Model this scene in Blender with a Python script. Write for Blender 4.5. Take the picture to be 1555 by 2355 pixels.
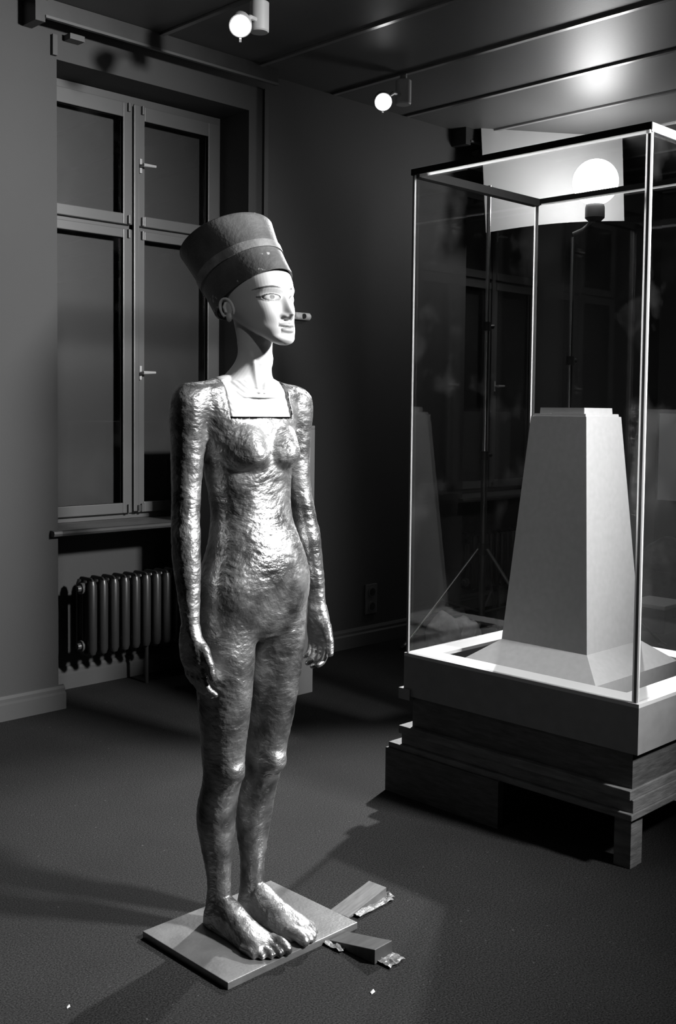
import bpy, bmesh, math, random
import numpy as np
from mathutils import Vector, Matrix, noise

for o in list(bpy.data.objects):
    bpy.data.objects.remove(o, do_unlink=True)
scene = bpy.context.scene
COL = scene.collection
rnd = random.Random(7)

# ------------------------------------------------------------------ camera
F_PX, PPX, PPY, IW, IH = 2480.0, 777.5, 1074.0, 1555, 2355
HEAD, PITCH, ROLL, CAMH = math.radians(45.2), math.radians(3.03), math.radians(0.62), 1.2
hd = Vector((math.cos(HEAD), math.sin(HEAD), 0)); rt = Vector((hd.y, -hd.x, 0)); upv = Vector((0, 0, 1))
fw = hd * math.cos(PITCH) - upv * math.sin(PITCH); u0 = upv * math.cos(PITCH) + hd * math.sin(PITCH)
cR = rt * math.cos(ROLL) + u0 * math.sin(ROLL); cU = u0 * math.cos(ROLL) - rt * math.sin(ROLL)
cam_data = bpy.data.cameras.new('camera'); cam = bpy.data.objects.new('camera', cam_data); COL.objects.link(cam)
M3 = Matrix((cR, cU, -fw)).transposed()
cam.matrix_world = Matrix.Translation((0, 0, CAMH)) @ M3.to_4x4()
cam_data.sensor_fit = 'VERTICAL'; cam_data.sensor_height = 36; cam_data.lens = F_PX / IH * 36
cam_data.shift_y = -(IH / 2 - PPY) / IH
cam_data.clip_start = 0.02
scene.camera = cam

# ------------------------------------------------------------------ world, lights, exposure
world = bpy.data.worlds.new('world'); scene.world = world; world.use_nodes = True
world.node_tree.nodes['Background'].inputs[0].default_value = (1, 1, 1, 1)
world.node_tree.nodes['Background'].inputs[1].default_value = 0.0003
vs = scene.view_settings
vs.view_transform = 'Standard'; vs.look = 'None'; vs.exposure = 0.0; vs.gamma = 1.0; vs.use_curve_mapping = False
KEY_W, KEY_POS = 1650.0, Vector((2.85, -0.6, 2.5))        # photo lamp on a stand right of the camera
KEY_AIM = Vector((1.60, 1.90, 1.50))
BOUNCE_W, BOUNCE_POS = 1250.0, Vector((4.85, 3.04, 2.375))    # lamp in front of the white reflector behind the case
SPOT_W = 9.0

def link_light(name, data, parent, loc, aim=None):
    o = bpy.data.objects.new(name, data); COL.objects.link(o); o.parent = parent
    o.location = loc
    if aim is not None:
        o.rotation_euler = Vector(aim).to_track_quat('-Z', 'Y').to_euler()
    return o

# ------------------------------------------------------------------ materials
MATS = {}
def nodes_of(name):
    m = bpy.data.materials.new(name); m.use_nodes = True
    nt = m.node_tree; b = nt.nodes['Principled BSDF']
    MATS[name] = m
    return m, nt, b
def g(v): return (v, v, v, 1)
def mat(name, v, rough=0.6, metal=0.0, var=0.15, scale=8.0, bump=0.0, bscale=60.0, spec=0.5, detail=4.0, stretch=None, coat=0.0):
    m, nt, b = nodes_of(name)
    N, L = nt.nodes, nt.links
    tc = N.new('ShaderNodeTexCoord'); mp = N.new('ShaderNodeMapping')
    if stretch: mp.inputs['Scale'].default_value = stretch
    L.new(tc.outputs['Object'], mp.inputs['Vector'])
    nz = N.new('ShaderNodeTexNoise'); nz.inputs['Scale'].default_value = scale; nz.inputs['Detail'].default_value = detail
    L.new(mp.outputs['Vector'], nz.inputs['Vector'])
    cr = N.new('ShaderNodeValToRGB'); cr.color_ramp.elements[0].position = 0.3; cr.color_ramp.elements[1].position = 0.7
    cr.color_ramp.elements[0].color = g(v * (1 - var)); cr.color_ramp.elements[1].color = g(min(1, v * (1 + var)))
    L.new(nz.outputs['Fac'], cr.inputs['Fac']); L.new(cr.outputs['Color'], b.inputs['Base Color'])
    b.inputs['Roughness'].default_value = rough; b.inputs['Metallic'].default_value = metal
    b.inputs['Specular IOR Level'].default_value = spec
    b.inputs['Coat Weight'].default_value = coat
    if bump > 0:
        n2 = N.new('ShaderNodeTexNoise'); n2.inputs['Scale'].default_value = bscale; n2.inputs['Detail'].default_value = 3
        L.new(mp.outputs['Vector'], n2.inputs['Vector'])
        bp = N.new('ShaderNodeBump'); bp.inputs['Strength'].default_value = bump; bp.inputs['Distance'].default_value = 0.01
        L.new(n2.outputs['Fac'], bp.inputs['Height']); L.new(bp.outputs['Normal'], b.inputs['Normal'])
    return m
def emis(name, v, strength):
    m, nt, b = nodes_of(name)
    b.inputs['Base Color'].default_value = g(v); b.inputs['Emission Color'].default_value = (1, 1, 1, 1)
    b.inputs['Emission Strength'].default_value = strength
    return m
def glass(name, ior=1.5, tint=0.97, dirt=0.015):
    m = bpy.data.materials.new(name); m.use_nodes = True; nt = m.node_tree; N, L = nt.nodes, nt.links
    N.remove(N['Principled BSDF']); out = N['Material Output']
    tr = N.new('ShaderNodeBsdfTransparent'); tr.inputs[0].default_value = g(tint)
    gl = N.new('ShaderNodeBsdfGlossy'); gl.inputs['Roughness'].default_value = 0.0
    df = N.new('ShaderNodeBsdfDiffuse'); df.inputs[0].default_value = g(0.8)
    # Schlick reflectance, the same on both sides of a thin pane
    ge = N.new('ShaderNodeNewGeometry'); dt = N.new('ShaderNodeVectorMath'); dt.operation = 'DOT_PRODUCT'
    L.new(ge.outputs['Normal'], dt.inputs[0]); L.new(ge.outputs['Incoming'], dt.inputs[1])
    def mth(op, a, b=None):
        n = N.new('ShaderNodeMath'); n.operation = op
        for i, q in enumerate((a, b)):
            if q is None: continue
            if isinstance(q, (int, float)): n.inputs[i].default_value = q
            else: L.new(q, n.inputs[i])
        return n.outputs[0]
    r0 = ((ior - 1) / (ior + 1)) ** 2
    rf = mth('MULTIPLY_ADD', mth('POWER', mth('SUBTRACT', 1.0, mth('ABSOLUTE', dt.outputs['Value'])), 5.0), 1 - r0)
    rf.node.inputs[2].default_value = r0
    mx = N.new('ShaderNodeMixShader'); L.new(rf, mx.inputs[0]); L.new(tr.outputs[0], mx.inputs[1]); L.new(gl.outputs[0], mx.inputs[2])
    tc = N.new('ShaderNodeTexCoord'); nz = N.new('ShaderNodeTexNoise'); nz.inputs['Scale'].default_value = 5; nz.inputs['Detail'].default_value = 6
    L.new(tc.outputs['Object'], nz.inputs['Vector'])
    mr = N.new('ShaderNodeMapRange'); mr.inputs[1].default_value = 0.55; mr.inputs[2].default_value = 0.9; mr.inputs[3].default_value = 0.0; mr.inputs[4].default_value = dirt
    L.new(nz.outputs['Fac'], mr.inputs[0])
    m2 = N.new('ShaderNodeMixShader'); L.new(mr.outputs[0], m2.inputs[0]); L.new(mx.outputs[0], m2.inputs[1]); L.new(df.outputs[0], m2.inputs[2])
    L.new(m2.outputs[0], out.inputs['Surface'])
    MATS[name] = m
    return m

mat('wall', 0.028, 0.75, var=0.07, scale=2.5, bump=0.05, bscale=180)
mat('skirting', 0.05, 0.45, var=0.05, scale=6)
mat('ceiling', 0.075, 0.48, var=0.06, scale=3, bump=0.03, bscale=90)
mat('track', 0.45, 0.28, metal=0.9, var=0.1)
mat('dark_trim', 0.03, 0.45, var=0.1)
mat('pelmet', 0.022, 0.4, var=0.2, scale=12)
mat('window_paint', 0.07, 0.4, var=0.06, scale=5)
mat('blackout', 0.022, 0.55, var=0.06, scale=3)
mat('radiator', 0.018, 0.35, var=0.08, scale=20)
mat('chrome', 0.7, 0.2, metal=1.0, var=0.05)
mat('steel_dark', 0.10, 0.35, metal=0.7, var=0.1)
mat('black_plastic', 0.02, 0.4, var=0.1)
mat('rail_black', 0.008, 0.6, var=0.1, spec=0.08)
mat('grey_plastic', 0.32, 0.4, var=0.06)
mat('white_paint', 0.78, 0.55, var=0.03, scale=5)
mat('case_rim', 0.36, 0.5, var=0.03, scale=4)
mat('case_side', 0.15, 0.5, var=0.08, scale=25, bump=0.04, bscale=300)
mat('pedestal', 0.25, 0.6, var=0.05, scale=60, bump=0.06, bscale=400)
mat('dark_wood', 0.05, 0.6, var=0.35, scale=18, stretch=(1, 1, 6), bump=0.15, bscale=40)
mat('pallet_wood', 0.10, 0.7, var=0.35, scale=14, stretch=(1, 1, 5), bump=0.2, bscale=40)
mat('reflector', 0.3, 0.8, var=0.03, scale=6, bump=0.08, bscale=14)
mat('cloth_white', 0.9, 0.85, var=0.2, scale=25, bump=0.25, bscale=60)
mat('cloth_dark', 0.05, 0.5, var=0.3, scale=15, bump=0.3, bscale=40)
mat('board_pale', 0.5, 0.7, var=0.12, scale=2)
mat('plinth', 0.13, 0.6, var=0.04, scale=5)
mat('plate', 0.26, 0.38, metal=0.75, var=0.18, scale=16, bump=0.06, bscale=140)
mat('wedge', 0.035, 0.55, var=0.3, scale=20, stretch=(5, 1, 1))
mat('wedge_wood', 0.10, 0.6, var=0.3, scale=20, stretch=(1, 7, 1))
mat('tape', 0.14, 0.35, var=0.5, scale=40, bump=0.5, bscale=70)
mat('paper', 0.4, 0.8, var=0.1)
mat('cap', 0.05, 0.5, var=0.25, scale=22, bump=0.12, bscale=120)
mat('cap_band', 0.12, 0.5, var=0.3, scale=45, bump=0.1, bscale=150)
mat('dark_steel_edge', 0.07, 0.4, var=0.1)
mat('radiator_plug', 0.07, 0.3, var=0.05)
mat('lamp_body', 0.35, 0.4, var=0.05)
mat('socket_dark', 0.07, 0.4, var=0.05)
mat('fitting_pale', 0.8, 0.5, var=0.25, scale=40)
mat('seam_glass', 0.10, 0.15, var=0.05)
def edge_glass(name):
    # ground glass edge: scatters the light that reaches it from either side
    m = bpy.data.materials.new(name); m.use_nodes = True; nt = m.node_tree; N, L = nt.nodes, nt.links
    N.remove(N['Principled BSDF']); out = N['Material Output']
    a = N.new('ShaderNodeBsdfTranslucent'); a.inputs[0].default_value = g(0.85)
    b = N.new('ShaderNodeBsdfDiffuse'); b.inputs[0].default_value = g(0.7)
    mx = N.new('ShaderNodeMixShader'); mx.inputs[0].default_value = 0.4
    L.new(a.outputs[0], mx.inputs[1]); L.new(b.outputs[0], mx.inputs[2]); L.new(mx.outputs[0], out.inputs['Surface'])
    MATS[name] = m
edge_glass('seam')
glass('case_glass', 1.38, 0.97, 0.012)
glass('window_glass', 1.5, 0.95, 0.01)
emis('lamp_white', 1.0, 8.0)
emis('bounce_white', 1.0, 36.0)

def carpet():
    m, nt, b = nodes_of('carpet'); N, L = nt.nodes, nt.links
    tc = N.new('ShaderNodeTexCoord')
    a = N.new('ShaderNodeTexNoise'); a.inputs['Scale'].default_value = 260; a.inputs['Detail'].default_value = 2
    c = N.new('ShaderNodeTexNoise'); c.inputs['Scale'].default_value = 3.0; c.inputs['Detail'].default_value = 5
    s = N.new('ShaderNodeTexNoise'); s.inputs['Scale'].default_value = 90; s.inputs['Detail'].default_value = 2
    for n in (a, c, s): L.new(tc.outputs['Object'], n.inputs['Vector'])
    r1 = N.new('ShaderNodeValToRGB'); e = r1.color_ramp.elements
    e[0].position = 0.3; e[0].position = 0.34; e[0].color = g(0.003); e[1].position = 0.72; e[1].color = g(0.026)
    L.new(a.outputs['Fac'], r1.inputs['Fac'])
    r2 = N.new('ShaderNodeMapRange'); r2.inputs[1].default_value = 0.3; r2.inputs[2].default_value = 0.7; r2.inputs[3].default_value = 0.85; r2.inputs[4].default_value = 1.15
    L.new(c.outputs['Fac'], r2.inputs[0])
    mx = N.new('ShaderNodeMix'); mx.data_type = 'RGBA'; mx.blend_type = 'MULTIPLY'; mx.inputs[0].default_value = 1
    L.new(r1.outputs['Color'], mx.inputs[6]); L.new(r2.outputs[0], mx.inputs[7])
    r3 = N.new('ShaderNodeValToRGB'); e = r3.color_ramp.elements
    e[0].position = 0.70; e[0].color = g(0); e[1].position = 0.80; e[1].color = g(0.05)
    L.new(s.outputs['Fac'], r3.inputs['Fac'])
    ad = N.new('ShaderNodeMix'); ad.data_type = 'RGBA'; ad.blend_type = 'ADD'; ad.inputs[0].default_value = 1
    L.new(mx.outputs[2], ad.inputs[6]); L.new(r3.outputs['Color'], ad.inputs[7])
    L.new(ad.outputs[2], b.inputs['Base Color']); b.inputs['Roughness'].default_value = 0.95; b.inputs['Specular IOR Level'].default_value = 0.15
    bp = N.new('ShaderNodeBump'); bp.inputs['Strength'].default_value = 0.3; bp.inputs['Distance'].default_value = 0.003
    L.new(a.outputs['Fac'], bp.inputs['Height']); L.new(bp.outputs['Normal'], b.inputs['Normal'])
carpet()

def chipped_cap():
    # pale chips where the dark paint has worn away
    nt = MATS['cap'].node_tree; N, L = nt.nodes, nt.links; b = N['Principled BSDF']
    src = b.inputs['Base Color'].links[0].from_socket
    tc = N.new('ShaderNodeTexCoord'); a = N.new('ShaderNodeTexNoise'); a.inputs['Scale'].default_value = 75; a.inputs['Detail'].default_value = 3
    c = N.new('ShaderNodeTexNoise'); c.inputs['Scale'].default_value = 13; c.inputs['Detail'].default_value = 1
    L.new(tc.outputs['Object'], a.inputs['Vector']); L.new(tc.outputs['Object'], c.inputs['Vector'])
    m_ = N.new('ShaderNodeMath'); m_.operation = 'MULTIPLY'; L.new(a.outputs['Fac'], m_.inputs[0]); L.new(c.outputs['Fac'], m_.inputs[1])
    r = N.new('ShaderNodeMapRange'); r.inputs[1].default_value = 0.375; r.inputs[2].default_value = 0.40
    L.new(m_.outputs[0], r.inputs[0])
    mx = N.new('ShaderNodeMix'); mx.data_type = 'RGBA'; L.new(r.outputs[0], mx.inputs[0]); L.new(src, mx.inputs[6]); mx.inputs[7].default_value = g(0.22)
    L.new(mx.outputs[2], b.inputs['Base Color'])
chipped_cap()

def bronze():
    m, nt, b = nodes_of('bronze'); N, L = nt.nodes, nt.links
    tc = N.new('ShaderNodeTexCoord')
    n0 = N.new('ShaderNodeTexNoise'); n0.inputs['Scale'].default_value = 14; n0.inputs['Detail'].default_value = 6
    L.new(tc.outputs['Object'], n0.inputs['Vector'])
    cr = N.new('ShaderNodeValToRGB'); e = cr.color_ramp.elements
    e[0].position = 0.30; e[0].color = g(0.07); e[1].position = 0.72; e[1].color = g(0.42)
    L.new(n0.outputs['Fac'], cr.inputs['Fac']); L.new(cr.outputs['Color'], b.inputs['Base Color'])
    b.inputs['Metallic'].default_value = 0.85
    mr = N.new('ShaderNodeMapRange'); mr.inputs[3].default_value = 0.28; mr.inputs[4].default_value = 0.48
    L.new(n0.outputs['Fac'], mr.inputs[0]); L.new(mr.outputs[0], b.inputs['Roughness'])
    # trowel strokes: noise warped along slanting directions, plus pits
    n1 = N.new('ShaderNodeTexNoise'); n1.inputs['Scale'].default_value = 6; n1.inputs['Detail'].default_value = 2
    L.new(tc.outputs['Object'], n1.inputs['Vector'])
    mp = N.new('ShaderNodeVectorMath'); mp.operation = 'MULTIPLY_ADD'
    L.new(n1.outputs['Color'], mp.inputs[0]); mp.inputs[1].default_value = (0.10, 0.10, 0.10); L.new(tc.outputs['Object'], mp.inputs[2])
    sc = N.new('ShaderNodeMapping'); sc.inputs['Scale'].default_value = (32, 32, 54); sc.inputs['Rotation'].default_value = (0.5, 0.5, 0)
    L.new(mp.outputs[0], sc.inputs['Vector'])
    n2 = N.new('ShaderNodeTexNoise'); n2.inputs['Scale'].default_value = 1; n2.inputs['Detail'].default_value = 3; n2.inputs['Roughness'].default_value = 0.55
    L.new(sc.outputs['Vector'], n2.inputs['Vector'])
    vo = N.new('ShaderNodeTexNoise'); vo.inputs['Scale'].default_value = 120; vo.inputs['Detail'].default_value = 2
    L.new(tc.outputs['Object'], vo.inputs['Vector'])
    b1 = N.new('ShaderNodeBump'); b1.inputs['Strength'].default_value = 0.9; b1.inputs['Distance'].default_value = 0.0050
    L.new(n2.outputs['Fac'], b1.inputs['Height'])
    b2 = N.new('ShaderNodeBump'); b2.inputs['Strength'].default_value = 0.35; b2.inputs['Distance'].default_value = 0.003
    L.new(vo.outputs['Fac'], b2.inputs['Height']); L.new(b1.outputs['Normal'], b2.inputs['Normal'])
    L.new(b2.outputs['Normal'], b.inputs['Normal'])
bronze()

def plaster():
    # pale painted surface; the paint layer is stored per vertex ("paint": brows, eye lines, lips)
    m, nt, b = nodes_of('painted_plaster'); N, L = nt.nodes, nt.links
    at = N.new('ShaderNodeAttribute'); at.attribute_name = 'paint'
    tc = N.new('ShaderNodeTexCoord')
    nz = N.new('ShaderNodeTexNoise'); nz.inputs['Scale'].default_value = 40; nz.inputs['Detail'].default_value = 4
    L.new(tc.outputs['Object'], nz.inputs['Vector'])
    mr = N.new('ShaderNodeMapRange'); mr.inputs[3].default_value = 0.93; mr.inputs[4].default_value = 1.07
    L.new(nz.outputs['Fac'], mr.inputs[0])
    mx = N.new('ShaderNodeMix'); mx.data_type = 'RGBA'; mx.blend_type = 'MULTIPLY'; mx.inputs[0].default_value = 1
    L.new(at.outputs['Color'], mx.inputs[6]); L.new(mr.outputs[0], mx.inputs[7])
    L.new(mx.outputs[2], b.inputs['Base Color']); b.inputs['Roughness'].default_value = 0.5
plaster()

# ------------------------------------------------------------------ mesh helpers
def tag(o, label=None, cat=None, group=None, kind=None):
    if label: o['label'] = label
    if cat: o['category'] = cat
    if group: o['group'] = group
    if kind: o['kind'] = kind
    return o
def empty(name, loc=(0, 0, 0), parent=None, rz=0.0):
    o = bpy.data.objects.new(name, None); COL.objects.link(o); o.location = loc; o.rotation_euler = (0, 0, rz); o.parent = parent
    o.empty_display_size = 0.05
    return o
def link(name, me, material, parent=None, loc=(0, 0, 0), smooth=False):
    o = bpy.data.objects.new(name, me); COL.objects.link(o); o.parent = parent; o.location = loc
    if material and not me.materials: me.materials.append(MATS[material])
    if smooth:
        me.polygons.foreach_set('use_smooth', [True] * len(me.polygons))
    return o
class MB:
    def __init__(self): self.v = []; self.f = []
    def add(self, vs_, fs): 
        k = len(self.v); self.v += [tuple(p) for p in vs_]; self.f += [tuple(i + k for i in q) for q in fs]; return self
    def box(self, x0, x1, y0, y1, z0, z1):
        vs_ = [(x0, y0, z0), (x1, y0, z0), (x1, y1, z0), (x0, y1, z0), (x0, y0, z1), (x1, y0, z1), (x1, y1, z1), (x0, y1, z1)]
        return self.add(vs_, [(0, 3, 2, 1), (4, 5, 6, 7), (0, 1, 5, 4), (1, 2, 6, 5), (2, 3, 7, 6), (3, 0, 4, 7)])
    def prism(self, pts, axis, a, b):
        # polygon pts in the plane normal to axis (0: (y,z), 1: (x,z), 2: (x,y)) extruded a..b
        n = len(pts); vs_ = []
        for t in (a, b):
            for p, q in pts:
                vs_.append({0: (t, p, q), 1: (p, t, q), 2: (p, q, t)}[axis])
        fs = [tuple(range(n))[::-1], tuple(range(n, 2 * n))] + [(i, (i + 1) % n, n + (i + 1) % n, n + i) for i in range(n)]
        return self.add(vs_, fs)
    def tube(self, path, radii, seg=12, cap=True):
        path = [Vector(p) for p in path]
        if not hasattr(radii, '__len__'): radii = [radii] * len(path)
        rings = []; prev = None
        for i, p in enumerate(path):
            d = (path[min(i + 1, len(path) - 1)] - path[max(i - 1, 0)]).normalized()
            if prev is None:
                ref = Vector((0, 0, 1)) if abs(d.z) < 0.9 else Vector((1, 0, 0))
                a = d.cross(ref).normalized()
            else:
                a = (prev - d * prev.dot(d)).normalized()
            prev = a; b = d.cross(a)
            rings.append([p + (a * math.cos(2 * math.pi * k / seg) + b * math.sin(2 * math.pi * k / seg)) * radii[i] for k in range(seg)])
        vs_ = [q for r in rings for q in r]; fs = []
        for i in range(len(rings) - 1):
            for k in range(seg):
                fs.append((i * seg + k, i * seg + (k + 1) % seg, (i + 1) * seg + (k + 1) % seg, (i + 1) * seg + k))
        if cap:
            fs.append(tuple(range(seg))[::-1]); fs.append(tuple((len(rings) - 1) * seg + k for k in range(seg)))
        return self.add(vs_, fs)
    def lathe(self, prof, seg=24, cap0=True, cap1=False):
        vs_ = [(r * math.cos(2 * math.pi * k / seg), r * math.sin(2 * math.pi * k / seg), z) for z, r in prof for k in range(seg)]; fs = []
        for i in range(len(prof) - 1):
            for k in range(seg): fs.append((i * seg + k, i * seg + (k + 1) % seg, (i + 1) * seg + (k + 1) % seg, (i + 1) * seg + k))
        if cap0: fs.append(tuple(range(seg))[::-1])
        if cap1: fs.append(tuple((len(prof) - 1) * seg + k for k in range(seg)))
        return self.add(vs_, fs)
    def sphere(self, c, r, seg=16, rings=10):
        rx, ry, rz = r if hasattr(r, '__len__') else (r, r, r)
        vs_ = [(c[0], c[1], c[2] - rz)]
        for i in range(1, rings):
            t = math.pi * i / rings
            for k in range(seg):
                p = 2 * math.pi * k / seg
                vs_.append((c[0] + rx * math.sin(t) * math.cos(p), c[1] + ry * math.sin(t) * math.sin(p), c[2] - rz * math.cos(t)))
        vs_.append((c[0], c[1], c[2] + rz)); n = len(vs_) - 1; fs = []
        for k in range(seg):
            fs.append((0, 1 + (k + 1) % seg, 1 + k))
            fs.append((n, 1 + (rings - 2) * seg + k, 1 + (rings - 2) * seg + (k + 1) % seg))
            for i in range(rings - 2):
                a = 1 + i * seg
                fs.append((a + k, a + (k + 1) % seg, a + seg + (k + 1) % seg, a + seg + k))
        return self.add(vs_, fs)
    def mesh(self, name):
        me = bpy.data.meshes.new(name); me.from_pydata(self.v, [], self.f); me.validate()
        bm = bmesh.new(); bm.from_mesh(me); bmesh.ops.recalc_face_normals(bm, faces=bm.faces); bm.to_mesh(me); bm.free()
        return me
    def build(self, name, material, parent=None, loc=(0, 0, 0), smooth=False, bevel=0.0, rot=None):
        me = self.mesh(name)
        if bevel > 0:
            bm = bmesh.new(); bm.from_mesh(me)
            bmesh.ops.bevel(bm, geom=[e for e in bm.edges if e.calc_face_angle(0) > 0.5], offset=bevel, segments=2, affect='EDGES', profile=0.6)
            bm.to_mesh(me); bm.free()
        o = link(name, me, material, parent, loc, False)
        if smooth:
            me.polygons.foreach_set('use_smooth', [True] * len(me.polygons))
            try: me.set_sharp_from_angle(angle=math.radians(38))
            except Exception: pass
        if rot: o.rotation_euler = rot
        return o
def copy_tree(o, parent=None):
    c = o.copy(); COL.objects.link(c); c.parent = parent
    for ch in list(o.children): copy_tree(ch, c)
    return c
def eval_mesh(o):
    dg = bpy.context.evaluated_depsgraph_get(); dg.update()
    return bpy.data.meshes.new_from_object(o.evaluated_get(dg), depsgraph=dg)

# ------------------------------------------------------------------ the room
CEIL, WY, NY = 2.72, 3.787, 4.046            # ceiling height, window wall plane, back of the window niche
RX0, RX1, RY0 = -7.5, 6.9, -6.0
W1, WOFF = (2.205, 3.173), 2.54              # window niche in X and the distance to the next one
niches = [(W1[0] - WOFF, W1[1] - WOFF), W1, (W1[0] + WOFF, W1[1] + WOFF)]  # first niche is added out of view, together with its window
tag(MB().box(RX0, RX1, RY0, NY + 0.1, -0.08, 0).build('floor', 'carpet'), 'dark speckled carpet floor', 'floor', kind='structure')
wb = MB(); xs = [RX0]
for a, b in niches: xs += [a, b]
xs.append(RX1)
for i in range(0, len(xs), 2): wb.box(xs[i], xs[i + 1], WY, NY + 0.1, 0, CEIL)
for a, b in niches:
    wb.box(a, b, WY, NY + 0.1, 2.54, CEIL)       # lintel
    wb.box(a, b, NY, NY + 0.1, 0, 0.70)          # wall under the window
tag(wb.build('wall_back', 'wall'), 'grey wall with the window niches', 'wall', kind='structure')
tag(MB().box(RX1, RX1 + 0.1, RY0, NY + 0.1, 0, CEIL).build('wall_right', 'wall'), 'far grey wall behind the glass case', 'wall', kind='structure')
tag(MB().box(RX0 - 0.1, RX0, RY0, NY + 0.1, 0, CEIL).build('wall_left', 'wall'), 'grey side wall', 'wall', kind='structure')
tag(MB().box(RX0, RX1, RY0 - 0.1, RY0, 0, CEIL).build('wall_front', 'wall'), 'grey wall facing the windows', 'wall', kind='structure')
ce = tag(MB().box(RX0, RX1, RY0, NY + 0.1, CEIL + 0.03, CEIL + 0.1).build('ceiling', 'dark_trim'), 'dark ceiling of long boards with metal track', 'ceiling', kind='structure')
PX0, PW = 3.16 - 0.53 * 21, 0.53
strip = MB().box(0.016, PW - 0.016, RY0, WY, CEIL, CEIL + 0.03).mesh('ceiling_panel')
rail = MB().box(-0.011, 0.011, RY0, WY - 0.02, -0.010, 0.030).mesh('light_track')
k = 0
while PX0 + k * PW < RX1:
    x = PX0 + k * PW
    if x + PW > RX0 and x + PW < RX1 + 0.3: link('ceiling_panel', strip, 'ceiling', ce, (x, 0, 0))
    if RX0 < x < RX1: link('light_track', rail, 'track', ce, (x - 0.003, 0, CEIL))
    k += 1
def skirting(name, segs, label):
    # segs: runs along X at a wall plane y; moulded profile
    mb = MB()
    for (x0, x1, y) in segs:
        mb.prism([(y, 0), (y - 0.022, 0), (y - 0.022, 0.062), (y - 0.014, 0.070), (y - 0.014, 0.082), (y - 0.006, 0.092), (y, 0.095)], 0, x0, x1)
    return tag(mb.build(name, 'skirting'), label, 'baseboard', kind='structure')
runs, px_ = [], RX0
for a, b in niches:
    runs += [(px_, a + 0.022, WY), (a, b, NY)]; px_ = b - 0.022
runs.append((px_, RX1, WY))
skirting('baseboard_back', runs, 'grey moulded skirting along the window wall')
mb = MB().prism([(RX1, 0), (RX1 - 0.022, 0), (RX1 - 0.022, 0.062), (RX1 - 0.006, 0.092), (RX1, 0.095)], 1, RY0, WY)
tag(mb.build('baseboard_right', 'skirting'), 'grey skirting along the far wall', 'baseboard', kind='structure')

# windows -----------------------------------------------------------
def ring(mb, x0, x1, z0, z1, w, y0, y1):
    wl, wr, wb_, wt = w
    mb.box(x0, x0 + wl, y0, y1, z0, z1); mb.box(x1 - wr, x1, y0, y1, z0, z1)
    mb.box(x0 + wl, x1 - wr, y0, y1, z0, z0 + wb_); mb.box(x0 + wl, x1 - wr, y0, y1, z1 - wt, z1)
    return mb
def make_window(n, dx, lab):
    x0, x1 = W1
    r = tag(empty('window_%d' % n, (dx, 0, 0)), lab, 'window', kind='structure')
    yf = 3.986
    fr = MB(); ring(fr, x0 + 0.002, x1 - 0.002, 0.717, 2.538, (0.035, 0.035, 0.035, 0.035), yf + 0.006, yf + 0.05)
    fr.box(2.672, 2.700, yf + 0.004, yf + 0.05, 0.75, 2.505); fr.box(x0 + 0.036, x1 - 0.036, yf + 0.004, yf + 0.05, 1.962, 1.990)
    fr.build('frame', 'window_paint', r)
    MB().box(x0 + 0.03, x1 - 0.03, yf + 0.051, yf + 0.058, 0.74, 2.51).build('blackout_board', 'blackout', r)
    for (a, b, z0, z1, wl, wr) in ((x0 + 0.032, 2.671, 1.986, 2.500, 0.062, 0.045), (2.701, x1 - 0.028, 1.986, 2.500, 0.034, 0.062),
                                   (x0 + 0.032, 2.671, 0.742, 1.966, 0.062, 0.045), (2.701, x1 - 0.028, 0.742, 1.966, 0.034, 0.062)):
        s = ring(MB(), a, b, z0, z1, (wl, wr, 0.045, 0.062 if z1 > 2 else 0.038), yf - 0.022, yf + 0.004).build('sash', 'window_paint', r, bevel=0.003)
        ring(MB(), a + wl - 0.008, b - wr + 0.008, z0 + 0.037, z1 - (0.054 if z1 > 2 else 0.030), (0.008,) * 4, yf - 0.016, yf - 0.004).build('bead', 'window_paint', s)
        MB().box(a + wl - 0.002, b - wr + 0.002, yf - 0.008, yf - 0.004, z0 + 0.043, z1 - (0.060 if z1 > 2 else 0.036)).build('pane', 'window_glass', s)
        hx = a + 0.02 if a > 2.6 else b - 0.02
        for hz in (z0 + 0.02, z1 - 0.02):
            MB().tube([(hx, yf - 0.030, hz - 0.018), (hx, yf - 0.030, hz + 0.018)], 0.006, 8).build('hinge', 'window_paint', s)
    MB().box(2.673, 2.700, yf - 0.034, yf - 0.0225, 0.748, 2.498).build('cover_strip', 'window_paint', r, bevel=0.004)
    for hz in (2.241, 1.352):
        h = MB(); h.box(2.700, 2.712, yf - 0.036, yf - 0.0225, hz - 0.03, hz + 0.03)
        h.tube([(2.706, yf - 0.03, hz), (2.706, yf - 0.062, hz)], 0.006, 8)
        h.tube([(2.700, yf - 0.062, hz), (2.765, yf - 0.062, hz + 0.002)], [0.008, 0.0055], 8)
        h.build('handle', 'grey_plastic', r, smooth=True)
    # catch at the bottom of the middle stile
    MB().box(2.690, 2.704, yf - 0.045, yf - 0.0345, 0.75, 0.775).build('catch', 'steel_dark', r)
    sl = MB(); sy = WY - 0.035
    sl.prism([(sy + 0.012, 0.690), (sy + 0.003, 0.693), (sy, 0.702), (sy + 0.003, 0.711), (sy + 0.012, 0.714), (NY - 0.002, 0.716), (NY - 0.002, 0.701), (WY + 0.02, 0.690)], 0, x0 + 0.001, x1 - 0.001)
    sl.prism([(sy + 0.012, 0.690), (sy + 0.003, 0.693), (sy, 0.702), (sy + 0.003, 0.711), (sy + 0.012, 0.714), (WY - 0.001, 0.714), (WY - 0.001, 0.690)], 0, x0 - 0.035, x1 + 0.035)
    sl.build('window_sill', 'window_paint', r)
    return r
make_window(1, 0.0, 'grey casement window with blacked-out panes behind the statue')
make_window(2, WOFF, 'grey casement window seen dimly through the glass case')
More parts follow.
